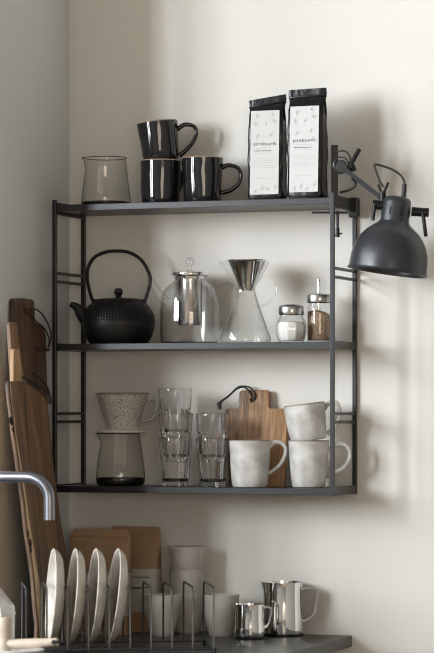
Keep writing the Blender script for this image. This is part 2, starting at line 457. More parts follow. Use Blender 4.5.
# ------------------------------------------------------------------ the shelf
H, D, WS = 0.6976, 0.19, 0.70
T = 0.010
sh = thing('wall_shelf', 'dark steel three-tier shelf with open ladder sides on the wall', 'shelf', (0.35, -0.0955, ZO))
def sp(name, x0, x1, y0, y1, z0, z1, bev=0.0012, m=M_steel):
    return obj(name, box(x0 - 0.35, x1 - 0.35, y0 + 0.0955, y1 + 0.0955, z0, z1, bev), m, sh, smooth=False)
for x in (0, WS - T):
    sp('post', x, x + T, -D, -D + T, 0, H)
    sp('post', x, x + T, -0.0105, -0.0005, 0, H - 0.001)
    sp('side_rail', x + .001, x + T - .001, -D + T, -0.0105, 0.663, 0.692)
    sp('side_rail', x + .001, x + T - .001, -D + T, -0.0105, 0.339, 0.357)
    sp('side_rail', x + .001, x + T - .001, -D + T, -0.0105, 0.001, 0.021)
    for z in (0.524, 0.504, 0.1895, 0.170):
        sp('rung', x + 0.002, x + T - 0.002, -D + T, -0.0105, z - 0.0035, z + 0.0035)
SHELF_Z = (0.6855, 0.355, 0.0175)
for z in SHELF_Z:
    sp('shelf_board', T, WS - T, -D + 0.004, -0.004, z - 0.015, z, 0.0008)
sp('wall_bracket', WS - 0.013, WS + 0.010, -0.034, -0.011, H - 0.048, H - 0.001, 0.004)
Z1, Z2, Z3 = (ZO + z for z in SHELF_Z)

# ------------------------------------------------------------------ generic makers
def wob(r, z, t, amp, seed, f=3.0):
    k = r + amp * noise.noise(Vector((math.cos(t) * f * 0.5 + seed, math.sin(t) * f * 0.5, z * 18 * f * 0.25)))
    return (k * math.cos(t), k * math.sin(t), z)

def mug(name, fr, rim, base, h, handle, mat, rim_mat, label, cat, group, rot, seed, flat=0.2):
    """rim, base half widths and height in px; handle: points (dx, dy from base) in px."""
    s = fr.s; R, B, Hh = rim / s, base / s, h / s
    w = 0.0035
    root = thing(name, label, cat, fr.loc, rot, group)
    mod = lambda r, z, t: wob(r, z, t, 0.0016, seed)
    p = [(0, 0.0), (B * 0.86, 0.0), (B * 0.96, 0.0015), (B, 0.006)]
    for k in range(1, 9):
        u = k / 9; p.append((B + (R - B) * (u ** 0.7), 0.006 + (Hh - 0.009) * u))
    p += [(R, Hh - 0.002)]
    inn = [(R - w, Hh - 0.002)] + [(max(B + (R - B) * (u ** 0.7) - w, 0.001), 0.008 + (Hh - 0.01) * u) for u in (0.8, 0.55, 0.3, 0.1)] + [(B * 0.8, 0.007), (0, 0.007)]
    obj('body', lathe(p + [(R - 0.0008, Hh - 0.0002)] if False else p + inn, 56, mod), mat, root)
    obj('rim', lathe([(R + 0.0001, Hh - 0.0022), (R - 0.0006, Hh - 0.0002), (R - w / 2, Hh + 0.0004), (R - w + 0.0006, Hh - 0.0002), (R - w - 0.0001, Hh - 0.0022)], 56, mod), rim_mat, root)
    pts = [Vector((dx / s, 0, dy / s)) for dx, dy in handle]
    sp_ = smooth_path(pts, 7)
    n = len(sp_)
    rr = [0.0044 + 0.0014 * abs(2 * i / (n - 1) - 1) for i in range(n)]
    rb = [0.0058 + 0.002 * abs(2 * i / (n - 1) - 1) for i in range(n)]
    obj('handle', tube(sp_, rr, rb, (0, 1, 0), 12), mat, root)
    return root

def pour_lip(reach, z_top, depth, width=0.42, ang=PI, up=0.0):
    def f(r, z, t):
        d = abs((t - ang + PI) % (2 * PI) - PI)
        k = max(0.0, 1 - (z_top - z) / depth) if z <= z_top + 1e-6 else 1.0
        g = math.exp(-(d / width) ** 2) * k ** 1.6
        rr = r + reach * g
        return (rr * math.cos(t), rr * math.sin(t), z + up * g)
    return f

# ------------------------------------------------------------------ top shelf
fr = Frame(106, 203, -0.105, Z1)
g = thing('glass_jug', 'low smoked glass jug with a small lip, beside the black mugs on the top shelf', 'jug', fr.loc, (0, 0, TH))
P = fr.prof([(20.6, 154.8), (20.2, 157), (20.9, 165), (22.3, 178), (23.8, 190), (24.8, 198), (24.5, 201), (22.5, 203), (0, 203)])
obj('wall', lathe(P, 64, pour_lip(3.6 / fr.s, P[0][1], 8 / fr.s)), M_smoke, g)
Pi = fr.prof([(0, 200.2), (22, 200.2), (23.6, 198.8), (24.2, 200), (23.6, 202.2), (22, 202.8), (0, 202.8)])
obj('thick_base', lathe(Pi, 64), M_smoke_base, g)
rimp = [Vector(pour_lip(3.6 / fr.s, P[0][1], 8 / fr.s)(P[0][0], P[0][1], 2 * PI * i / 64)) for i in range(64)]
obj('rim', tube(rimp, 0.0011, n=8, closed=True), M_smoke_base, g)

BM = 'black glazed mugs'
hb = [(19, 36), (26, 38.5), (35, 36), (38.5, 29), (36, 20), (28, 13.5), (19, 11)]
fr = Frame(160.5, 202, -0.10, Z1)
mug('coffee_mug', fr, 20.3, 18.6, 44.5, [(x * 0.98, y) for x, y in hb], M_mug_black, M_mug_rim, 'black glazed mug carrying another mug, lower one of the stack on the top shelf', 'mug', BM, (0, 0, TH + 1.0), 3.1)
fr2 = Frame(161, 157.8, -0.10, Z1 + 44.5 / fr.s - 0.0005)
mug('coffee_mug', fr2, 20.5, 17.8, 39, [(18.5, 29), (27, 33.5), (36, 31), (38, 24), (34, 16), (27, 9), (18.5, 3)], M_mug_black, M_mug_rim, 'tilted black glazed mug sitting on top of another black mug', 'mug', BM, (0, -0.10, TH), 9.4)
fr = Frame(202.5, 202, -0.10, Z1)
mug('coffee_mug', fr, 20.8, 18.2, 46, hb, M_mug_black, M_mug_rim, 'single black glazed mug beside the black mug stack, handle toward the coffee bags', 'mug', BM, (0, 0, TH - 0.05), 5.2)

def coffee_bag(fr, w, h, d0, label_rect, label, seed, slant, rz):
    """w, h in m; label_rect x0, x1, z0, z1 in m local."""
    root = thing('coffee_bag', label, 'bag', fr.loc, (0, 0, rz), 'black coffee bags')
    bm = bmesh.new(); n = 64; rings = []
    def half(v):
        if v < 0.04: return w / 2 * (0.93 + 0.07 * v / 0.04), d0 * (0.92 + 0.08 * v / 0.04)
        k = d0 * (1 - 0.42 * v)
        if v > 0.80: k *= max(0.0, 1 - (v - 0.80) / 0.12) ** 0.8
        return w / 2 * (1 - 0.012 * math.sin(v * 9)), max(k, 0.0016)
    vs = [0, 0.012, 0.04] + [0.08 + 0.035 * i for i in range(26)] + [1.0]
    for v in vs:
        a, b = half(v); ring = []
        e = 5.0 if v < 0.8 else 5.0
        for i in range(n):
            t = 2 * PI * i / n; c, s_ = math.cos(t), math.sin(t)
            x = a * math.copysign(abs(c) ** (2 / e), c); y = b * math.copysign(abs(s_) ** (2 / e), s_)
            if abs(c) > 0.85 and 0.05 < v < 0.9: x -= math.copysign(0.004 * math.cos(s_ * 3) * (1 if v < 0.75 else 2), x)
            q = noise.noise(Vector((x * 28 + seed, y * 28, v * 9)))
            amp = 0.0022 if not (y < 0 and label_rect[0] - 0.002 < x < label_rect[1] + 0.002) else 0.0
            y += q * amp; x += q * amp * 0.8
            z = v * h + (slant * (x / w) * max(0, v - 0.5) * 2)
            ring.append(bm.verts.new((x, y, z)))
        rings.append(ring)
    for a, b in zip(rings, rings[1:]):
        for i in range(n): bm.faces.new((a[i], a[(i + 1) % n], b[(i + 1) % n], b[i]))
    bm.faces.new(rings[0]); bm.faces.new(rings[-1])
    obj('pouch', bm, M_foil, root, angle=50)
    # folded seal band
    b2 = box(-w / 2 * 0.99, w / 2 * 0.99, -0.0045, 0.0045, h * 0.925, h * 0.938, 0.001)
    for q in b2.verts: q.co.z += slant * (q.co.x / w) * 0.87
    obj('seal_strip', b2, M_foil, root)
    x0, x1, z0, z1 = label_rect
    f = lambda z: -d0 * (1 - 0.42 * z / h) - 0.0007
    bm = bmesh.new(); g = []
    for i in range(13):
        z = z0 + (z1 - z0) * i / 12
        off = -0.0006 * 0
        g.append([bm.verts.new((x0 + (x1 - x0) * j / 6, f(z) + off, z)) for j in range(7)])
    for i in range(12):
        for j in range(6): bm.faces.new((g[i][j], g[i][j + 1], g[i + 1][j + 1], g[i + 1][j]))
    ext = bmesh.ops.extrude_face_region(bm, geom=bm.faces[:])
    bmesh.ops.translate(bm, verts=[q for q in ext['geom'] if isinstance(q, bmesh.types.BMVert)], vec=(0, -0.0006, 0))
    lab = obj('paper_label', bm, M_paper, root)
    lw, lh = x1 - x0, z1 - z0
    slope = math.atan2(d0 * 0.42 / h, 1)
    def text(s, size, x, z, m, nm='lettering'):
        c = bpy.data.curves.new(nm, 'FONT'); c.body = s; c.size = size; c.extrude = 0.00008
        c.space_character = 1.12
        c.materials.append(m)
        tmp = bpy.data.objects.new('tmp', c); me = bpy.data.meshes.new_from_object(tmp); bpy.data.objects.remove(tmp)
        me.name = nm; o = bpy.data.objects.new(nm, me); COL.objects.link(o)
        o.parent = lab; o.location = (x, f(z) - 0.0009, z); o.rotation_euler = (PI / 2 - slope, 0, 0)
    text('piroksume', 0.0118, x0 + lw * 0.10, z0 + lh * 0.585, M_print)
    # unreadable small print: rows of short dashes, and faint leaf sketches at top and bottom
    rnd = random.Random(seed)
    bm = None
    def dash(bm, xa, xb, z, t):
        b = box(xa, xb, 0, 0, z, z + t)
        bmesh.ops.remove_doubles(b, verts=b.verts[:], dist=1e-6)
        b.free()
        b = bmesh.new(); y = f(z) - 0.0009
        b.faces.new([b.verts.new(q) for q in ((xa, y, z), (xb, y, z), (xb, y, z + t), (xa, y, z + t))])
        return join(bm, b)
    x = x0 + lw * 0.14
    while x < x0 + lw * 0.72:
        l = rnd.uniform(0.002, 0.0035); bm = dash(bm, x, x + l, z0 + lh * 0.515, 0.0018); x += l + 0.0012
    obj('small_print', bm, M_print, lab, recalc=False)
    for q in (0.55, 0.49, 0.425, 0.40, 0.375, 0.34, 0.315, 0.19):
        bm = None
        x = x0 + lw * 0.12; xe = x0 + lw * rnd.uniform(0.7, 0.92)
        while x < xe:
            l = rnd.uniform(0.003, 0.008); bm = dash(bm, x, min(x + l, xe), z0 + lh * q, 0.0007); x += l + 0.0012
        obj('fine_print', bm, M_print_grey, lab, recalc=False)
    for (u, v, k) in [(0.2, 0.93, 1), (0.72, 0.95, 1), (0.14, 0.82, 1.2), (0.5, 0.84, 0.9), (0.8, 0.86, 1), (0.2, 0.70, 1.2), (0.7, 0.72, 1), (0.8, 0.62, 0.6), (0.15, 0.05, 1.0), (0.38, 0.08, 1.2), (0.6, 0.05, 1), (0.85, 0.09, 1)]:
        cx_, cz_, a = x0 + lw * u, z0 + lh * v, rnd.uniform(-1, 1); bm = None
        for q in range(5):
            c2, s2 = math.cos(a + (q - 2) * 0.5), math.sin(a + (q - 2) * 0.5); L_ = 0.0085 * k
            b = bmesh.new()
            pp = [(0, 0), (L_ * 0.5, 0.0011), (L_, 0.0), (L_ * 0.5, -0.0005)]
            b.faces.new([b.verts.new((cx_ + c2 * p0 - s2 * p1, f(cz_ + s2 * p0 + c2 * p1) - 0.0009, cz_ + s2 * p0 + c2 * p1)) for p0, p1 in pp])
            bm = join(bm, b)
        bmesh.ops.remove_doubles(bm, verts=bm.verts[:], dist=1e-6)
        obj('leaf_sketch', bm, M_print_grey, lab, recalc=False)
    return root
fr = Frame(267.5, 199, -0.148, Z1)
s = fr.s; cw = math.cos(TH)
coffee_bag(fr, 0.090, 103 / s, 0.026, (-0.0345, 0.0345, 0.012, 89 / s), 'black foil coffee bag with white label, the shorter one whose top edge slopes', 4, 0.012, 0.02)
fr = Frame(307.5, 199, -0.145, Z1)
coffee_bag(fr, 0.092, 110 / s, 0.028, (-0.035, 0.035, 0.015, 92 / s), 'taller black foil coffee bag with white label, standing next to the lamp clamp', 11, 0.002, -0.03)

# desk lamp clamped on the right end of the top shelf
LY = -0.15
fr = Frame(336, 195.5, LY, ZO + 0.692)
lamp = thing('clamp_lamp', 'black metal work lamp with bell shade clamped to the end of the shelf', 'lamp', fr.loc, (0, 0, TH))
v = fr.v
bm = tube([v(334.5, 197), v(334.5, 145)], 3.4 / fr.s, 0.006, (0, 1, 0), square=True)
obj('clamp_bar', bm, M_black, lamp, smooth=False)
obj('jaw_plate', box(-24 / fr.s, 12 / fr.s, -0.012, 0.02, -18 / fr.s, -16.2 / fr.s, 0.0005), M_black, lamp, smooth=False)
bm = tube([v(337.6, 211), v(337.6, 236)], 0.0032, n=12); bm = tube([v(337.6, 228), v(337.6, 237)], 0.0048, n=12, bm=bm)
bm = tube([v(333, 236), v(342, 233)], 0.002, n=8, bm=bm)
obj('clamp_screw', bm, M_black, lamp)
bm = lathe([(0, -0.012), (0.014, -0.012), (0.0155, -0.009), (0.0155, 0.007), (0.013, 0.010), (0, 0.010)], 32, M=Matrix.Translation(v(341, 167)) @ Matrix.Rotation(PI / 2, 4, 'X'))
bm = lathe([(0.0165, -0.004), (0.019, -0.002), (0.019, 0.002), (0.0165, 0.004), (0.0165, -0.004)], 32, bm=bm, M=Matrix.Translation(v(341, 165, -0.006)) @ Matrix.Rotation(PI / 2, 4, 'X'))
obj('pivot_joint', bm, M_lamp, lamp)
bm = tube([v(347, 171, -0.005), v(359.5, 149, -0.005)], 0.0052, n=12); bm = tube([v(345, 168, 0), v(354, 166, 0)], 0.006, n=12, bm=bm)
bm = tube([v(354, 171), v(350, 161)], 0.007, n=12, bm=bm)
obj('tension_lever', bm, M_black, lamp)
bm = tube([v(343, 168.5, -0.012), v(381, 200, -0.045)], 0.0045, 0.0065, (0, 1, 0), square=True)
obj('arm', bm, M_lamp, lamp, smooth=False)
bm = tube([v(377, 186, -0.045), v(380.5, 195, -0.045)], 0.003, n=8)
bm = tube([v(387, 184, -0.045), v(382.5, 195, -0.045)], 0.003, n=8, bm=bm)
bm = tube([v(381.5, 193, -0.045), v(381.5, 204, -0.045)], 0.0075, n=14, bm=bm)
obj('wing_nut', bm, M_black, lamp)
cab = smooth_path([v(382, 189, -0.05), v(378, 182, -0.05), v(374, 171, -0.05), v(373.5, 166.5, -0.05), v(380, 167.5, -0.05), v(391, 171.5, -0.05), v(399, 177, -0.05), v(402.5, 183, -0.05), v(403, 191, -0.05), v(402.5, 197, -0.05)], 6)
obj('power_cord', tube(cab, 0.0026, n=8), M_cord, lamp)
obj('cord_grip', tube([v(403, 186, -0.05), v(402, 199, -0.05)], 0.0058, n=12), M_cord, lamp)
bm = tube(smooth_path([v(337, 152, -0.01), v(345, 152, -0.02), v(350, 159, -0.02), v(351, 168, -0.01)], 6), 0.0022, n=8)
obj('power_cord', bm, M_cord, lamp)
bm = tube(smooth_path([v(352, 178, 0.0), v(356, 184, 0.005), v(351, 189, 0.01), v(340, 192, 0.015)], 6), 0.003, n=8)
obj('power_cord', bm, M_cord, lamp)
# head: axis from rim centre up to cap
HD = -0.05
R0 = v(385.8, 273.6, HD); axis_ang = math.atan2(11, 76)
MH = Matrix.Translation(R0) @ Matrix.Rotation(axis_ang, 4, 'Y') @ Matrix.Scale(1 / fr.s, 4)
bell = [(39.6, 0), (40.3, 0.8), (40.0, 1.8), (38.8, 2.4), (38.7, 7), (38.3, 14), (37.3, 21), (35.0, 28), (31.2, 35), (26.2, 41), (20.6, 45.6), (16.6, 48.4), (14.8, 51)]
obj('shade', lathe(bell + [(13.8, 51)] + [(max(r - 1.0, 1), z - (0 if z < 10 else 1.0)) for r, z in bell[::-1][1:-3]] + [(38.6, 0.4), (39.6, 0)], 72, M=MH), M_lamp, lamp)
cap = [(14.6, 50), (14.2, 53), (14.0, 69.5), (13.2, 73.4), (11, 75.4), (7, 76.2), (0, 76.4)]
socket = obj('socket_cap', lathe(cap, 48, M=MH), M_lamp, lamp)
M_slot = plain('slot_dark', (0.004, 0.004, 0.004), 0.8)
for a in (-2.05, -1.25, -0.3, 0.6, 1.5, 2.4, 3.3):
    obj('vent_slot', box(13.7, 14.5, -0.7, 0.7, 56.5, 64.5, M=MH @ Matrix.Rotation(a, 4, 'Z')), M_slot, socket, smooth=False)
obj('bulb', lathe([(0, 8), (8, 11), (12, 18), (12, 25), (8, 33), (5, 38), (5, 50)], 24, M=MH), M_inner, lamp)
def pin(pa, pb, la, lb):
    o = obj('swivel_pin', tube([v(*pa, HD), v(*pb, HD)], 0.0105, 0.0095, (0, 1, 0), n=14), M_black, lamp)
    bm = tube([v(*la, HD - 0.006), v(*lb, HD - 0.006)], 0.0045, n=12)
    obj('lever', bm, M_black, o)
pin((386, 207.5), (371.5, 206), (373.5, 205), (371.3, 222))
pin((410, 213), (427, 214), (421, 214), (424, 238))

# ------------------------------------------------------------------ middle shelf
fr = Frame(118.5, 344, -0.105, Z2); v = fr.v
ket = thing('teakettle', 'black cast iron teakettle with hobnail shoulders and a tall arched handle', 'kettle', fr.loc, (0, 0, TH))
obj('body', lathe(fr.prof([(0, 344), (27, 344), (29, 342.8), (33, 337), (36, 328), (36.8, 321), (35.6, 314), (31.5, 306.5), (26, 302), (24.2, 301), (23.4, 300.2), (20, 300), (0, 300)]), 96), M_iron, ket)
spt = smooth_path([v(97, 325), v(88.5, 320.5), v(82, 314), v(77, 307.2), (v(70.2, 303.6))], 6); n = len(spt)
rr = [(12.8 - 10.2 * (i / (n - 1)) ** 0.62) / fr.s for i in range(n)]
obj('spout', tube(spt, rr, [r * 0.85 for r in rr], (0, 1, 0), 16), M_iron_plain, ket)
lid = obj('lid', lathe(fr.prof([(23, 300.4), (22.5, 299.2), (18, 298.4), (6, 297.6), (3.5, 297.2), (2.6, 296), (3, 295.6), (4.6, 292), (3.4, 288.4), (0, 287.4)]), 48), M_iron_plain, ket)
hp = smooth_path([v(94, 301), v(91, 296), v(87.5, 280), v(88, 268), v(94, 257.5), v(105, 252), v(117.5, 250.7), v(130, 252.5), v(141.5, 260), v(149, 273), v(150, 283), v(146.5, 296), v(144, 302)], 6)
obj('bail_handle', tube(hp, 0.0042, 0.0058, (0, 1, 0), 12), M_iron_plain, ket)
for x in (94.5, 143.5):
    obj('handle_lug', tube([v(x, 306), v(x, 299)], 0.007, 0.006, (0, 1, 0), 12), M_iron_plain, ket)

fr = Frame(190, 343.5, -0.082, Z2); v = fr.v
tp = thing('glass_teapot', 'clear glass teapot with steel infuser basket and glass ball knob', 'teapot', fr.loc, (0, 0, TH))
PT = fr.prof([(14.6, 276), (14.6, 279), (17.5, 282), (22.5, 285.5), (26.6, 290.5), (29.2, 297.5), (30, 306), (30, 318), (30, 339), (28.8, 342.6), (26, 343.5), (0, 343.5)])
obj('body', lathe(PT, 64), M_glass, tp)
obj('inner_wall', lathe([(max(r - 0.0018, 0), z + (0.003 if z < 0.003 else 0)) for r, z in PT[2:]], 64), M_glass, tp)
sp_ = smooth_path([v(167, 302), v(160.5, 296), v(155.5, 288), v(151, 279.5)], 6); n = len(sp_)
obj('spout', tube(sp_, [(5.8 - 2.4 * i / (n - 1)) / fr.s for i in range(n)], n=16), M_glass_thick, tp)
obj('handle', tube(smooth_path([v(210, 290, 0.01), v(220, 284.5, 0.028), v(231, 282.5, 0.04), v(238, 288, 0.046), v(239, 300, 0.048), v(234, 314, 0.042), v(224, 325, 0.022), v(218.5, 329, 0.006)], 6), 0.0036, 0.0045, n=12), M_glass_thick, tp)
obj('steel_collar', lathe(fr.prof([(12.2, 279), (15, 279), (15.4, 276.2), (17.8, 275.2), (18.2, 274), (17.6, 272.2), (14, 270.8), (4, 270.0), (0, 270)]), 48), M_chrome, tp)
bas = fr.prof([(12.2, 277), (12.2, 324), (11.4, 325), (0, 325)])
def basket_mat():
    m, nt, N, L, P = new_mat('perforated_steel')
    P.inputs['Metallic'].default_value = 1.0; P.inputs['Roughness'].default_value = 0.2
    tc = N.new('ShaderNodeTexCoord'); sp2 = N.new('ShaderNodeSeparateXYZ'); L.new(tc.outputs['Object'], sp2.inputs[0])
    a = N.new('ShaderNodeMath'); a.operation = 'ARCTAN2'; L.new(sp2.outputs['Y'], a.inputs[0]); L.new(sp2.outputs['X'], a.inputs[1])
    def mm(op, x, y):
        q = N.new('ShaderNodeMath'); q.operation = op
        for i, k in enumerate((x, y)):
            if k is None: continue
            if isinstance(k, (int, float)): q.inputs[i].default_value = k
            else: L.new(k, q.inputs[i])
        return q.outputs[0]
    s1 = mm('SINE', mm('MULTIPLY', a.outputs[0], 40.0), None); s2 = mm('SINE', mm('MULTIPLY', sp2.outputs['Z'], 2600.0), None)
    dots = mm('GREATER_THAN', mm('MULTIPLY', s1, s2), 0.55)
    mx = N.new('ShaderNodeMix'); mx.data_type = 'RGBA'; mx.inputs['A'].default_value = (0.62, 0.61, 0.6, 1); mx.inputs['B'].default_value = (0.1, 0.1, 0.1, 1)
    L.new(dots, mx.inputs['Factor']); L.new(mx.outputs['Result'], P.inputs['Base Color'])
    return m
obj('infuser_basket', lathe(bas, 48), basket_mat(), tp)
obj('knob', lathe(fr.prof([(0, 270), (2.2, 270), (1.8, 267), (2.6, 265.8), (4.4, 263), (4.6, 261.2), (4.0, 258.8), (2.2, 257), (0, 256.6)]), 32), M_glass_thick, tp)

fr = Frame(245.2, 342, -0.125, Z2); v = fr.v
cf = thing('pour_over_carafe', 'clear glass pour-over carafe with a steel cone filter in its top', 'carafe', fr.loc, (0, 0, TH))
PC = fr.prof([(24.6, 260.3), (22, 266), (14.5, 279), (10.3, 286.5), (9.6, 289.5), (10.6, 293), (16, 310), (22.6, 329), (25.8, 337), (25.6, 340), (24, 341.8), (0, 342)])
obj('body', lathe(PC, 64, pour_lip(1.5 / fr.s, PC[0][1], 6 / fr.s)), M_glass, cf)
obj('inner_wall', lathe([(max(r - 0.0016, 0), z + (0.003 if z < 0.003 else 0)) for r, z in PC[3:]], 64), M_glass, cf)
obj('cone_filter', lathe(fr.prof([(20.6, 260.2), (20, 259.2), (19, 260), (6.4, 290), (0, 290), (0, 289), (5.8, 289), (18.3, 261.2), (20.6, 260.2)]), 48, M=Matrix.Translation((1.8 / fr.s, 0, 0))), M_chrome, cf)
obj('handle', tube(smooth_path([v(256, 281), v(260.5, 277.5), v(266, 275.2), v(272.5, 277), (v(276.4, 283.5)), v(276.4, 291), v(272, 299), v(266, 303.4), v(259.5, 305), v(253.5, 306.5)], 6), 0.0028, 0.0036, (0, 1, 0), n=12), M_glass_thick, cf)

def facet(k, depth):
    def f(r, z, t):
        a = 2 * PI / k; d = (t % a) - a / 2
        q = r * (math.cos(a / 2) / math.cos(d) * depth + (1 - depth))
        return (q * math.cos(t), q * math.sin(t), z)
    return f
fr = Frame(291.3, 341, -0.128, Z2); v = fr.v
sj = thing('sugar_shaker', 'squat clear glass shaker jar of white sugar with a steel lid', 'jar', fr.loc, (0, 0, TH))
PB = fr.prof([(11.4, 312), (11.8, 315.5), (14.2, 320), (15.4, 325), (15.2, 331), (13.8, 337), (12.4, 340.4), (11, 341), (0, 341)])
obj('glass_body', lathe(PB, 80, facet(10, 0.9)), M_glass_thick, sj)
obj('sugar', lathe(fr.prof([(0, 319.5), (6, 320), (12.6, 320.8), (14.2, 325), (14.0, 331), (12.6, 337), (11, 339.2), (0, 339.2)]), 60, facet(10, 0.9)), M_sugar, sj)
obj('lid', lathe(fr.prof([(12.3, 313.4), (12.6, 312.4), (12.6, 306.6), (12.2, 305), (10.8, 303.8), (4, 302.6), (0, 302.4)]), 48), M_brushed, sj)

fr = Frame(319.3, 341, -0.085, Z2); v = fr.v
sd = thing('sugar_dispenser', 'tall glass dispenser of brown sugar with a steel lid and pouring tube', 'jar', fr.loc, (0, 0, TH))
PB = fr.prof([(10.8, 299), (11, 303), (12.2, 306), (12.5, 311), (12.5, 336), (12, 339.6), (11, 341), (0, 341)])
obj('glass_body', lathe(PB, 60), M_glass_thick, sd)
def mound(r, z, t):
    k = 0.006 * (r / 0.03) * math.cos(t - 0.4) if z > 0.055 else 0
    return (r * math.cos(t), r * math.sin(t), z - k)
obj('brown_sugar', lathe(fr.prof([(0, 308.5), (6, 309.5), (11.6, 312), (11.8, 320), (11.8, 336), (11, 338.6), (0, 338.6)]), 60, mound), M_brown_sugar, sd)
obj('lid', lathe(fr.prof([(12.3, 301), (12.6, 300), (12.6, 294.6), (12.2, 293.4), (10, 292.2), (2, 291.6), (0, 291.6)]), 48), M_brushed, sd)
bm = tube([v(318.9, 308), v(318.9, 277)], 0.0036, n=14)
for q in bm.verts:
    if q.co.z > 0.14: q.co.z += -0.8 * (q.co.x - v(318.9, 0).x) * -1
obj('pouring_tube', bm, M_chrome, sd)

# ------------------------------------------------------------------ bottom shelf
fr = Frame(120.5, 486, -0.10, Z3); v = fr.v
ca = thing('coffee_carafe', 'smoked glass coffee carafe with a pouring lip under the speckled dripper', 'carafe', fr.loc, (0, 0, TH))
PC = fr.prof([(19.2, 434), (19.4, 437), (20.2, 443), (21.6, 452), (23.4, 465), (24.6, 475), (24.6, 480), (23.6, 484), (21.5, 486), (0, 486)])
lipf = pour_lip(5.5 / fr.s, PC[0][1], 9 / fr.s, 0.33)
obj('wall', lathe(PC, 72, lipf), M_smoke, ca)
obj('thick_base', lathe(fr.prof([(0, 480.5), (20, 480), (23.8, 478), (24.2, 480.5), (23.2, 484), (21.2, 485.8), (0, 485.8)]), 60), M_smoke_base, ca)
obj('rim', tube([Vector(lipf(PC[0][0], PC[0][1], 2 * PI * i / 72)) for i in range(72)], 0.0011, n=8, closed=True), M_smoke_base, ca)
zt = Z3 + PC[0][1] + 0.0011
fr = Frame(122.5, 433.8, -0.10, zt); v = fr.v
dr = thing('coffee_dripper', 'speckled grey stoneware coffee dripper with a looped handle on the carafe', 'dripper', fr.loc, (0, 0, TH))
mod = lambda r, z, t: wob(r, z, t, 0.0006, 2.2)
obj('cone', lathe(fr.prof([(15.5, 430.5), (15.8, 428), (17.4, 422), (25.8, 395.2), (26.2, 394.2), (25.2, 393.8), (24.2, 395.5), (16, 421), (5, 428), (0, 428)]), 56, mod), M_drip, dr)
obj('rim', lathe(fr.prof([(26.0, 395.4), (26.5, 394.3), (25.8, 393.4), (24.9, 393.9), (24.4, 395.2)]), 56, mod), M_mug_edge, dr)
obj('saucer_flange', lathe(fr.prof([(0, 433.6), (24.6, 433.6), (25.4, 432.4), (25, 431.2), (22, 430.2), (17, 429.6), (15, 428.6), (0, 428.6)]), 56), plain('cream_glaze', (0.56, 0.53, 0.48), 0.35), dr)
obj('handle', tube(smooth_path([v(146, 402), v(151, 400.5), v(156.5, 400.8), v(158.2, 404), v(156.5, 412), v(153, 419), v(147, 421.3), v(140.5, 422)], 6), 0.0034, 0.0065, (0, 1, 0), 12), M_drip, dr)

def tumbler(fr, label):
    root = thing('drinking_glass', label, 'glass', fr.loc, (0, 0, random.uniform(0, 0.6)), 'stacked drinking glasses')
    s = 425.0; h = 48 / s; B, R = 13.2 / s, 17.0 / s
    def fl(r, z, t):
        k = max(0.0, min(1.0, (0.62 * h - z) / (0.06 * h)))
        q = r * (1 - 0.11 * k * (1 - abs(math.sin(t * 5.0))))
        return (q * math.cos(t), q * math.sin(t), z)
    out = [(0, 0), (B * 0.93, 0), (B, 0.002)] + [(B + (R - B) * u + (0.0006 if u > 0.6 else 0), h * u) for u in (0.1, 0.2, 0.3, 0.4, 0.5, 0.56, 0.6, 0.64, 0.75, 0.88, 0.98)] + [(R, h)]
    inn = [(R - 0.0007, h + 0.0005), (R - 0.0014, h)] + [(B + (R - B) * u - 0.003 + 0.0016 * u, h * u) for u in (0.9, 0.7, 0.5, 0.3, 0.16)] + [(B - 0.007, 0.0115), (0, 0.0105)]
    no = len(out)
    def fl2(r, z, t):
        if r < R and z > 0.01 and any(abs(r - a) < 1e-9 and abs(z - b) < 1e-9 for a, b in inn): return (r * math.cos(t), r * math.sin(t), z)
        return fl(r, z, t)
    obj('fluted_wall', lathe(out + inn, 100, fl2), M_tumbler, root, angle=25)
    return root
PITCH = 25 / 425.0
t0 = None
names = ['clear drinking glass at the bottom of the taller, three-glass stack', 'clear drinking glass in the middle of the three-glass stack',
         'clear drinking glass topping the three-glass stack next to the dripper', 'clear drinking glass at the bottom of the two-glass stack',
         'clear drinking glass topping the shorter two-glass stack before the cutting board']
k = 0
for px, y, cnt in ((175.6, -0.11, 3), (212.8, -0.125, 2)):
    for i in range(cnt):
        fr = Frame(px + (0, 0.3, -0.2)[i], 486, y, Z3 + i * PITCH)
        if t0 is None: t0 = tumbler(fr, names[k])
        else: dup(t0, names[k], fr.loc, (0, 0, 0.7 * k))
        k += 1

# small chopping board leaning on the wall
fr = Frame(252, 487, -0.062, Z3); v = fr.v; s = fr.s
cw = math.cos(TH)
def q2(px, py): return ((px - 252) / (s * cw), (487 - py) / s)
ol = [q2(221.5, 487), q2(283, 487), q2(283.5, 410), q2(281.5, 408), q2(265.5, 408), q2(263.8, 406), q2(263.8, 390.5), q2(262, 389), q2(236, 389.4), q2(234, 391.5), q2(234.3, 406), q2(232.5, 408), q2(222.5, 408.5), q2(221, 410.5)]
hx, hz = q2(247.5, 399)
ho = [(hx + 0.006 * math.cos(a * PI / 8), hz + 0.006 * math.sin(a * PI / 8)) for a in range(16)]
cbd = thing('chopping_board', 'small two-tone acacia chopping board with short neck leaning behind the white mug', 'chopping board', fr.loc, (-0.17, 0, 0))
obj('board', slab(ol, 0.0, 0.018, 0.0015, 'y', ho), M_acacia, cbd, angle=30)
def w2(px, py, d): a, b = q2(px, py); return Vector((a, d, b))
bm = tube(smooth_path([w2(249, 400.5, -0.002), w2(247.5, 396, -0.004), w2(243, 389, -0.006), w2(238, 386.5, -0.006), w2(232, 389, -0.008), w2(224, 397, -0.010), w2(216.5, 403, -0.012)], 6), 0.0022, n=8)
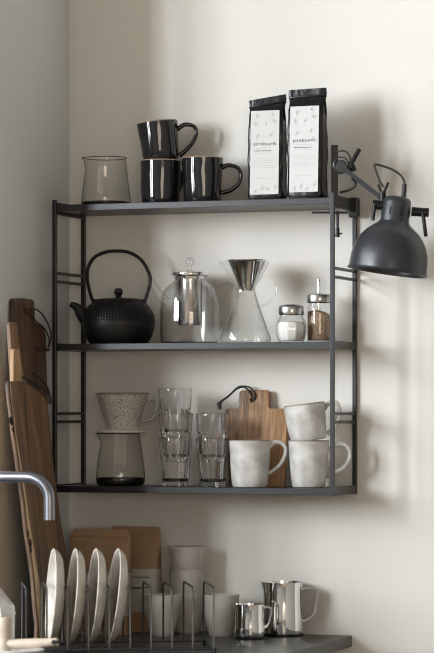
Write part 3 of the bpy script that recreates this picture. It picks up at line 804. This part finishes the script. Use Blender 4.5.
bm = tube(smooth_path([w2(249, 400.5, -0.002), w2(250.5, 395, -0.004), w2(246, 387.5, -0.003), w2(239, 385.5, -0.003), w2(233, 387, -0.007), w2(225, 395.5, -0.010), w2(217, 402, -0.012)], 6), 0.0020, n=8, bm=bm)
bm = tube([w2(219, 401, -0.012), w2(216, 404, -0.012), w2(217.5, 409.5, -0.012)], [0.003, 0.006, 0.004], n=10, bm=bm)
obj('leather_strap', bm, M_leather, cbd)

WM = 'white glazed mugs'
fr = Frame(250, 487, -0.125, Z3)
mug('coffee_mug', fr, 20.6, 17.8, 47, [(18.5, 40), (25, 44.8), (32, 43.5), (35.6, 38), (34, 29), (28, 20.5), (18, 13)], M_mug_white, M_mug_edge, 'single white glazed mug in front of the small chopping board', 'mug', WM, (0, 0, TH), 14.2)
fr = Frame(308.7, 486, -0.105, Z3)
mug('coffee_mug', fr, 20.4, 16.6, 47, [(19, 38), (28, 42.5), (36, 42.5), (41, 36), (40, 27), (33, 18.5), (17, 11.5)], M_mug_white, M_mug_edge, 'upright white glazed mug carrying another, at the right end of the bottom shelf', 'mug', WM, (0, 0, TH), 21.5)
fr2 = Frame(308.8, 437.8, -0.105, Z3 + 47 / fr.s - 0.0005)
mug('coffee_mug', fr2, 20.8, 17.6, 37, [(18.6, 29), (25, 34.5), (32, 34), (34.5, 27), (33, 18), (27, 10), (18.5, 4)], M_mug_white, M_mug_edge, 'tilted white glazed mug sitting on top of another white mug', 'mug', WM, (0, -0.13, TH), 33.3)

# ------------------------------------------------------------------ worktop: milk jugs, cups, paper bags
def milk_jug(fr, rim, base, h, lip, hpts, label, seed):
    s = fr.s
    root = thing('milk_jug', label, 'jug', fr.loc, (0, 0, TH), 'steel milk frothing jugs')
    zt = h / s
    p = [(0, 0.004), (base / s * 0.95, 0.004), (base / s, 0.006), (base / s * 1.01, 0.012), (base / s * 0.995, zt * 0.35), (base / s * 0.97, zt * 0.6), ((base * .3 + rim * .7) / s * 0.985, zt * 0.8), (rim / s, zt * 0.93), (rim / s * 1.01, zt), (rim / s * 0.98, zt), (rim / s * 0.96, zt * 0.92), (rim / s * 0.93, zt * 0.5), (base / s * 0.9, 0.008), (0, 0.008)]
    lf = pour_lip(lip / s, zt, 12 / s, 0.35, PI, 0.5 / s)
    obj('body', lathe(p, 72, lf), M_chrome, root)
    obj('base_ring', lathe([(0, 0), (base / s * 0.97, 0), (base / s * 1.015, 0.001), (base / s * 1.02, 0.005), (base / s * 0.9, 0.006)], 48), M_black, root)
    pts = [Vector(((x - fr.px) / s, 0, (fr.py - y) / s)) for x, y in hpts]
    obj('handle', tube(pts, 0.0024, 0.006, (0, 1, 0), square=True), M_chrome, root, smooth=False)
fr = Frame(283, 636.5, -0.056, ZC)
milk_jug(fr, 19.8, 20.6, 53.5, 2.6, [(301, 590), (304, 589.2), (315, 589), (317.4, 591), (317.6, 594), (314.5, 613), (312.5, 616.5), (307, 620.5), (302.5, 622)], 'large polished steel milk jug with an angular strap handle on the worktop', 1)
fr = Frame(249.8, 640, -0.165, ZC)
milk_jug(fr, 14.6, 15.0, 34.5, 2.0, [(262.5, 609), (268, 608), (271, 609.5), (271.5, 612), (269, 624), (266, 628), (262, 629.5)], 'small polished steel milk jug standing in front of the large one', 2)

def cup_proto(fr, label):
    root = thing('stoneware_cup', label, 'cup', fr.loc, (0, 0, 0), 'grey stoneware cups')
    s = 430.0
    P = [(0, 0), (11.8, 0), (12.4, 1), (13.2, 5), (15.2, 13), (16.9, 22), (18.1, 32), (18.7, 40), (18.8, 41.6)]
    P = [(a / s, b / s) for a, b in P]; w = 0.003
    mod = lambda r, z, t: wob(r, z, t, 0.0008, 6.5)
    obj('body', lathe(P + [(P[-1][0] - w, P[-1][1])] + [(max(r - w, 0.001), z + 0.001) for r, z in P[-2:2:-1]] + [(0.02, 0.006), (0, 0.006)], 48, mod), M_cup, root)
    r, z = P[-1]
    obj('rim', lathe([(r + 0.0002, z - 0.0012), (r - 0.0006, z + 0.0002), (r - w / 2, z + 0.0006), (r - w + 0.0006, z + 0.0002), (r - w - 0.0002, z - 0.0012)], 48, mod), M_cup_edge, root)
    return root
fr = Frame(162, 637, -0.155, ZC); cp = cup_proto(fr, 'grey stoneware cup behind the dish rack, in front of the kraft bags')
fr = Frame(221, 636, -0.11, ZC); dup(cp, 'grey stoneware cup standing alone between the cup stack and the steel jugs', fr.loc, (0, 0, 1))
for i, lb in enumerate(('grey stoneware cup at the bottom of the three-cup stack', 'grey stoneware cup in the middle of the three-cup stack', 'grey stoneware cup topping the three-cup stack by the wall')):
    fr = Frame(187.6, 635, -0.058, ZC + i * 23 / 421.0 + 0.0)
    dup(cp, lb, fr.loc, (0, 0, 2 + i))

def paper_bag(px, py, y, x0, x1, ytop, ylab0, ylab1, dep, label, seed, rz, rnd):
    fr = Frame(px, py, y, ZC); s = fr.s
    w = (x1 - x0) / s / math.cos(TH) * 0.97; h = (py - ytop) / s
    root = thing('kraft_bag', label, 'bag', fr.loc, (0, 0, rz), 'kraft paper bags')
    bm = bmesh.new(); n = 60; rings = []
    vs = [i / 24 for i in range(25)]
    def half(vv):
        k = dep * (0.9 + 0.1 * min(1, vv * 8)) * (1 - 0.55 * vv)
        if vv > 0.72: k *= max(0.05, 1 - (vv - 0.72) / 0.16)
        a = w / 2
        if vv > 1 - rnd: a -= (rnd * h) * (1 - math.sqrt(max(0, 1 - ((vv - 1 + rnd) / rnd) ** 2))) * 0.6
        return a, max(k, 0.0014)
    for vv in vs:
        a, b = half(vv); ring = []
        for i in range(n):
            t = 2 * PI * i / n; c, s_ = math.cos(t), math.sin(t)
            x = a * math.copysign(abs(c) ** 0.4, c); yy = b * math.copysign(abs(s_) ** 0.5, s_)
            q = noise.noise(Vector((x * 20 + seed, yy * 20, vv * 5)))
            ring.append(bm.verts.new((x + q * 0.0012, yy + q * 0.003 * (1 if b > 0.003 else 0.2), vv * h)))
        rings.append(ring)
    for a, b in zip(rings, rings[1:]):
        for i in range(n): bm.faces.new((a[i], a[(i + 1) % n], b[(i + 1) % n], b[i]))
    bm.faces.new(rings[0]); bm.faces.new(rings[-1])
    obj('pouch', bm, M_kraft, root)
    b2 = box(-w / 2 * 0.96, w / 2 * 0.96, -0.0028, 0.0028, h * 0.925, h * 0.935, 0.0008)
    obj('zip_strip', b2, M_kraft, root)
    # wrap-round paper label
    z0, z1 = (py - ylab1) / s, (py - ylab0) / s
    bm = bmesh.new(); g = []
    for i in range(13):
        z = z0 + (z1 - z0) * i / 12; a, b = half(z / h); row = []
        for j in range(25):
            t = PI + PI * j / 24; c, s_ = math.cos(t), math.sin(t)
            row.append(bm.verts.new(((a + 0.001) * math.copysign(abs(c) ** 0.4, c), (b + 0.0035) * math.copysign(abs(s_) ** 0.5, s_), z)))
        g.append(row)
    for i in range(12):
        for j in range(24): bm.faces.new((g[i][j], g[i][j + 1], g[i + 1][j + 1], g[i + 1][j]))
    lab = obj('paper_label', bm, M_kraft_label, root)
    bm = None
    for zz, xa, xb in ((0.80, -0.06, 0.36), (0.56, -0.30, 0.34), (0.53, -0.30, 0.2)):
        z = z0 + (z1 - z0) * zz; a, b = half(z / h)
        bb = bmesh.new(); yy = -(b + 0.0035) - 0.0006
        bb.faces.new([bb.verts.new(q) for q in ((xa * w, yy, z), (xb * w, yy, z), (xb * w, yy + 0.0001, z + 0.0022), (xa * w, yy + 0.0001, z + 0.0022))])
        bm = join(bm, bb)
    obj('printed_line', bm, M_print, lab, recalc=False)
    return root
paper_bag(135.5, 634.6, -0.042, 110, 161.5, 530.5, 572, 615, 0.034, 'brown kraft paper bag with zip strip standing behind beside the cup stack', 3, 0.0, 0.03)
paper_bag(100, 636, -0.135, 69, 131, 532, 575, 618, 0.036, 'brown kraft paper bag with rounded corners standing behind the plates', 8, 0.05, 0.08)

# ------------------------------------------------------------------ boards leaning in the left corner
def lean_board(name, label, alpha, top_px, top_py, x_front, thick, outline_px, mat, bev=0.002, edge=None, hole=None, taper=None):
    """Board leaning on the side wall. Its front face passes the height of top_py at x = x_front. outline in picture points on that face."""
    n = Vector((math.cos(alpha), 0, math.sin(alpha)))
    P0 = Vector((x_front, 0, at(top_px, top_py, -0.35).z))
    up = Vector((-math.sin(alpha), 0, math.cos(alpha)))
    pts = [on_plane(px, py, P0, n) for px, py in outline_px]
    # base point: face meets the worktop
    t = (ZC + 0.0006 + thick * math.sin(alpha) * 0 - P0.z) / up.z
    B = P0 + up * t
    yc = sum(p.y for p in pts) / len(pts)
    B.y = yc
    loc = [((p - B).dot(Vector((0, 1, 0))), max((p - B).dot(up), 0.0)) for p in pts]
    root = thing(name, label, 'chopping board', B, (0, -alpha, 0), 'boards leaning in the corner')
    return root, loc, B, up, n
def face_point(B, up, n, px, py, off=0.003):
    p = on_plane(px, py, B + n * off, n); d = p - B
    return Vector((d.dot(n), d.y, d.dot(up)))
a3 = 0.052
root, loc, B, up, n = lean_board('serving_board', 'tall dark walnut board with a square handle, rearmost against the grey wall', a3, 22, 298, XL + 0.014, 0.012,
    [(40, 645), (59, 645), (47.5, 385), (46, 335), (43.5, 327), (38, 323.5), (35.5, 322), (34.5, 302), (33, 299.5), (24, 298), (15, 298.5), (14, 301), (14.5, 345), (17, 385), (26, 480)], M_walnut)
hq = face_point(B, up, n, 27, 311)
obj('board', slab(loc, -0.012, 0.0, 0.002, 'x', [(hq.y + 0.012 * math.cos(k * PI / 8), hq.z + 0.008 * math.sin(k * PI / 8)) for k in range(16)]), M_walnut, root, angle=30)
fp = lambda px, py, o=0.004: face_point(B, up, n, px, py, o)
bm = tube(smooth_path([fp(27, 312, 0.0), fp(33, 308.5, 0.006), fp(41, 313, 0.01), fp(48, 324, 0.012), fp(51, 335, 0.012), fp(49.5, 345, 0.012), fp(47.5, 350, 0.012)], 6), 0.0018, n=8)
bm = tube(smooth_path([fp(27, 312, 0.0), fp(36, 321, 0.005), fp(44, 328, 0.008), fp(49, 339, 0.012), fp(48, 349, 0.012)], 6), 0.0016, n=8, bm=bm)
bm = tube([fp(38, 349.5, 0.008), fp(48.5, 350, 0.012)], 0.0035, n=8, bm=bm)
obj('leather_strap', bm, M_leather, root)

root, loc, B, up, n = lean_board('serving_board', 'narrow mid-brown board, second from the grey wall, its neck lowered at the left', a3, 10, 322, XL + 0.0345, 0.010,
    [(42, 645), (58, 645), (34, 420), (22, 365), (17.5, 326), (16.5, 322.5), (11, 322), (10, 324), (12.5, 365), (18, 420), (27, 500)], M_oak)
obj('board', slab(loc, -0.010, 0.0, 0.0015, 'x'), wood('mid_brown_wood', (0.10, 0.052, 0.026), (0.30, 0.175, 0.09), 2, 1.0), root, angle=30)

root, loc, B, up, n = lean_board('serving_board', 'light oak handled board with a black strap, just behind the big front board', a3, 15, 348.7, XL + 0.054, 0.010,
    [(42, 645), (66, 645), (48, 430), (41, 402), (31, 391), (24.5, 384), (19.8, 350), (19, 348.7), (14.6, 348.9), (14, 351), (13.5, 385), (19, 430), (27, 500)], M_oak)
obj('board', slab(loc, -0.010, 0.0, 0.0015, 'x'), M_oak, root, angle=30)
fp = lambda px, py, o=0.004: face_point(B, up, n, px, py, o)
bm = tube(smooth_path([fp(23, 377, 0.004), fp(30, 381, 0.006), fp(38, 386, 0.010), fp(46, 391, 0.018), fp(50.5, 397, 0.022), fp(50.5, 403, 0.022)], 6), 0.0024, n=8)
bm = tube(smooth_path([fp(33, 373, 0.004), fp(39, 378, 0.010), fp(45, 384, 0.016), fp(49, 392, 0.022), fp(49.5, 402, 0.022)], 6), 0.0024, n=8, bm=bm)
bm = tube([fp(50, 398, 0.022), fp(50.5, 404, 0.022)], 0.0042, n=8, bm=bm)
obj('leather_strap', bm, M_leather, root)

a7 = 0.118
root, loc, B, up, n = lean_board('plank_board', 'large live-edge plank board in front of the other leaning boards', a7, 20, 381, XL + 0.0745, 0.009,
    [(37, 646), (78, 646), (70, 572), (61, 520), (55, 475), (50.5, 430), (48, 404), (45.5, 398), (38, 391), (28, 384), (24, 381.2), (9.5, 381.2), (8.6, 383), (9.8, 400), (12.5, 420), (13.5, 432), (15.5, 445), (20.5, 480), (24, 505), (26.5, 530), (31, 560), (33.5, 580), (35, 600), (37.5, 625)], M_live)
pl = obj('board', slab(loc, -0.009, 0.0, 0.002, 'x'), M_live, root, angle=30)
# live edge strip, window light on it put into its pale colour, and the knot beside it
edge_px = [(8.2, 383), (9.4, 400), (12.2, 420), (13.2, 432), (15.2, 445), (20.2, 480), (23.6, 505), (26, 530), (30.5, 560), (33, 580), (34.6, 600), (37, 625), (38.5, 645)]
pts = [face_point(B, up, n, a, b, -0.004) for a, b in edge_px]
bm = bmesh.new(); rows = []
sp2 = smooth_path(pts, 5)
for i, p in enumerate(sp2):
    u = i / (len(sp2) - 1); w_ = 0.002 + 0.034 * max(0, u - 0.3) / 0.7 + 0.004 * noise.noise(Vector((u * 9, 0, 0)))
    rows.append([bm.verts.new((-0.0085, p.y - 0.001, p.z)), bm.verts.new((-0.004, p.y - 0.003, p.z)), bm.verts.new((-0.001, p.y - 0.001, p.z)), bm.verts.new((0.0009, p.y + 0.003, p.z)), bm.verts.new((0.0006, p.y + w_, p.z)), bm.verts.new((-0.001, p.y + w_ + 0.002, p.z))])
for a, b in zip(rows, rows[1:]):
    for j in range(5): bm.faces.new((a[j], a[j + 1], b[j + 1], b[j]))
    bm.faces.new((a[5], a[0], b[0], b[5]))
bm.faces.new(rows[0]); bm.faces.new(rows[-1])
lv = obj('live_edge', bm, M_lit_bark, root); lv['label'] = 'live edge with bark marks, window light painted in as a pale tone'
M_knot = plain('knot_dark', (0.025, 0.014, 0.008), 0.8)
for px, py, ra, rb in ((27.5, 534, 1.6, 4), (29.8, 543, 1.8, 4.5), (30.5, 550, 1.2, 3), (10.8, 421, 2.6, 4.5), (13, 430, 1.6, 3.5)):
    c = face_point(B, up, n, px, py, 0.0)
    b = bmesh.new()
    ringp = [b.verts.new((0.0014, c.y + ra * 0.0045 * math.cos(k * PI / 9), c.z + rb / 440 * math.sin(k * PI / 9) + 0.0015 * math.sin(k * 2))) for k in range(18)]
    ctr = b.verts.new((0.0022, c.y, c.z))
    for k in range(18): b.faces.new((ringp[k], ringp[(k + 1) % 18], ctr))
    obj('knot', b, M_knot, root)

# ------------------------------------------------------------------ dish rack with four plates
dv = Vector((0.438, -0.899, 0)); lv_ = Vector((0.899, 0.438, 0))        # depth (towards the room) and length of the rack
UW, UL, NU, UH = 0.20, 0.42, 10, 0.145
FRp = Vector((0.535, -0.555, ZC))
fe = [on_plane(26 + 20.85 * i, 588, FRp, dv.cross(Vector((0, 0, 1))).cross(Vector((0, 0, 1)))) for i in range(NU)]
root = thing('dish_rack', 'dark wire dish rack holding plates upright on the worktop', 'dish rack', FRp, (0, 0, 0))
ux = [((p - FRp).dot(lv_)) for p in fe]
R = 0.0022
zb = 0.012
for u in ux:
    f0 = lv_ * u; b0 = lv_ * u - dv * UW
    hh = UH
    pts = [f0 + Vector((0, 0, zb)), f0 + Vector((0, 0, hh - 0.012)), f0 - dv * 0.004 + Vector((0, 0, hh - 0.004)), f0 - dv * 0.012 + Vector((0, 0, hh)),
           b0 + dv * 0.012 + Vector((0, 0, hh)), b0 + dv * 0.004 + Vector((0, 0, hh - 0.004)), b0 + Vector((0, 0, hh - 0.012)), b0 + Vector((0, 0, zb))]
    obj('divider', tube(pts, R, n=8), M_wire, root)
ua, ub = ux[0] - 0.012, ux[-1] + 0.004
def rod(a, b, z, r=R): obj('rod', tube([a + Vector((0, 0, z)), b + Vector((0, 0, z))], r, n=8), M_wire, root)
for t in (0.0, 0.07, 0.13, 1.0):
    rod(lv_ * ua - dv * UW * t, lv_ * ub - dv * UW * t, zb - 0.002)
for u in (ua, ux[3], ux[6], ub):
    rod(lv_ * u, lv_ * u - dv * UW, zb - 0.006)
for u in (ua + 0.002, ub - 0.002):
    for t in (0.0, 1.0):
        p = lv_ * u - dv * UW * t
        obj('foot', tube([p + Vector((0, 0, 0.0)), p + Vector((0, 0, zb))], 0.004, n=10), M_black, root)

PR = 0.106
def plate_mesh():
    # axis z: the hollow opens towards +z
    K = 0.76
    p = [(0, 0.0), (0.060, 0.0), (0.064, 0.001), (0.070, 0.0015), (0.085, 0.005), (0.095, 0.011), (0.1015, 0.019), (0.105, 0.027), (PR, 0.0305), (0.1045, 0.0322), (0.1015, 0.0312), (0.098, 0.026), (0.093, 0.018), (0.086, 0.012), (0.074, 0.008), (0.055, 0.0065), (0, 0.006)]
    return lathe([(r, z * K) for r, z in p], 96)
pl0 = None
lab = ['white stoneware plate leftmost in the dish rack, its hollow fully lit', 'white stoneware plate second from the leaning boards in the dish rack', 'white stoneware plate third from the leaning boards in the dish rack', 'white stoneware plate leaning most, nearest the empty slots of the dish rack']
for i, (px, lean) in enumerate(((58, 0.06), (78, 0.09), (99, 0.09), (120.5, 0.125))):
    u = (ux[1 + i] + ux[2 + i]) / 2
    ctr = FRp + lv_ * (u + 0.0025) - dv * (UW * 0.5)
    ply = Matrix.Rotation(math.radians(2.5), 3, 'Z') @ -lv_
    zax = (ply * math.cos(lean) + Vector((0, 0, 1)) * math.sin(lean)).normalized()
    xax = Vector((0, 0, 1)).cross(zax).normalized()
    yax = zax.cross(xax)
    ctr.z = ZC + 0.0140 + PR * math.cos(lean) 
    M = Matrix((xax, yax, zax)).transposed().to_4x4()
    M.translation = ctr - zax * 0.012
    if pl0 is None:
        pl0 = tag(obj('dinner_plate', plate_mesh(), M_plate), lab[0], 'plate', 'plates in the dish rack'); o = pl0
    else:
        o = pl0.copy(); COL.objects.link(o); o['label'] = lab[i]
    o.matrix_world = M

# ------------------------------------------------------------------ tap, caddy, brush in the lower left corner
TY = -0.64
fr = Frame(49.5, 520, TY); s = fr.s
def tq(px, py): return at(px, py, TY)
O = Vector((-0.12, TY, ZC))
zt = tq(20, 477).z
tap = thing('kitchen_tap', 'satin steel kitchen tap, its spout bending down in front of the leaning boards', 'tap', O, (0, 0, 0))
p0 = [Vector((O.x, TY, ZC + 0.03)), Vector((O.x, TY, zt - 0.05))]
for k in range(0, 9):
    a = PI - PI / 2 * k / 8; p0.append(Vector((O.x + 0.045 + 0.045 * math.cos(a), TY, zt - 0.045 + 0.045 * math.sin(a))))
p0 += [Vector((tq(20, 477).x, TY, zt)), Vector((tq(28, 477).x, TY, zt))]
c = tq(28, 499); cc = Vector((c.x, TY, c.z)); rad = zt - cc.z
xr = tq(49.6, 499).x - c.x
for k in range(1, 13):
    a = PI / 2 * (1 - k / 12); p0.append(Vector((cc.x + xr * math.cos(a), TY, cc.z + rad * math.sin(a))))
p0.append(Vector((cc.x + xr, TY, tq(49.6, 520).z)))
obj('spout', tube([p - O for p in p0], 5.7 / s, n=24), M_tap, tap)
obj('tap_base', lathe([(0, 0.0002), (0.027, 0.0002), (0.028, 0.003), (0.026, 0.008), (0.0215, 0.010), (0.0205, 0.095), (0.018, 0.10), (0.0125, 0.102), (0, 0.102)], 40), M_tap, tap)
obj('lever', tube([Vector((-0.018, 0, 0.07)), Vector((-0.045, 0, 0.075)), Vector((-0.10, 0, 0.10))], 0.006, n=12), M_tap, tap)
e = p0[-1] - O
obj('aerator', lathe([(0.0095, -0.0015), (0.0105, 0.001), (0.0105, 0.004), (0, 0.004)], 24, M=Matrix.Translation(e)), M_black, tap)

# white ceramic caddy
BY = -0.835
xr_ = at(1.0, 620, BY).x; zt_ = at(0, 607, BY).z; zp = at(0, 589, BY).z
cd = thing('ceramic_caddy', 'white ceramic caddy with a sloping top at the lower left corner', 'caddy', (xr_ - 0.045, BY, ZC))
w = 0.045
ol = [(-w, 0.0), (w, 0.0), (w, zt_ - ZC - 0.002), (w - 0.002, zt_ - ZC), (w - 0.035, zp - ZC), (-w + 0.035, zp - ZC), (-w + 0.002, zt_ - ZC), (-w, zt_ - ZC - 0.002)]
obj('body', slab(ol, 0.0, 0.075, 0.003, 'y'), M_ceramic, cd)
obj('band', box(-w - 0.001, w + 0.001, -0.001, 0.076, zt_ - ZC - 0.022, zt_ - ZC - 0.016, 0.0008), M_ceramic, cd)
obj('slot', box(-0.008, 0.010, 0.015, 0.06, zp - ZC - 0.004, zp - ZC + 0.0006), plain('slot_grey', (0.12, 0.12, 0.12), 0.7), cd)
obj('spout_mark', box(w - 0.014, w - 0.004, -0.0008, 0.001, zt_ - ZC - 0.004, zt_ - ZC - 0.001), M_print_grey, cd)

# dish brush standing on a white dish
DY = -0.905
zd = at(10, 653, DY).z
hx_ = at(4.5, 640, DY).x
dish = thing('soap_dish', 'white ceramic dish under the wooden dish brush', 'dish', (hx_ + 0.035, DY, ZC))
zdish = at(20, 649.5, DY).z - ZC
obj('bowl', lathe([(0, 0), (0.030, 0), (0.034, 0.003), (0.052, zdish), (0.050, zdish + 0.0006), (0.046, zdish - 0.004), (0.030, 0.006), (0, 0.006)], 48), M_ceramic, dish)
br = thing('dish_brush', 'pale wooden dish brush with its handle lying across the front of the rack', 'brush', (hx_, DY, ZC + 0.0062))
zz = lambda py: at(5, py, DY).z - ZC - 0.0062
s = 467.0
obj('head', lathe([(0, zz(650)), (7.2 / s, zz(650)), (7.6 / s, zz(646)), (5.4 / s, zz(640)), (5.2 / s, zz(637)), (6.6 / s, zz(630)), (6.9 / s, zz(624)), (6.6 / s, zz(618.5)), (5.6 / s, zz(617.2)), (0, zz(617))], 32), M_beech, br)
hb_ = [Vector((at(px, py, DY).x - hx_, 0, at(px, py, DY).z - ZC - 0.0062)) for px, py in ((8, 644), (20, 644), (35, 643.4), (48, 642.6), (57.5, 642))]
obj('handle', tube(smooth_path(hb_, 6), [0.0098 + 0.0012 * math.sin(i * 0.2) for i in range(25)], n=18), M_beech, br)
e = hb_[-1]
obj('hang_hole', tube([e + Vector((-0.004, -0.0125, 0)), e + Vector((-0.004, 0.0125, 0))], 0.005, n=14), M_black, br)
bm = None
for i in range(14):
    a = 2 * PI * i / 14
    bm = tube([Vector((0.011 * math.cos(a), 0.011 * math.sin(a), zz(650) + 0.001)), Vector((0.013 * math.cos(a), 0.013 * math.sin(a), 0.0002))], 0.0022, n=6, bm=bm)
obj('bristles', bm, M_bristle, br)
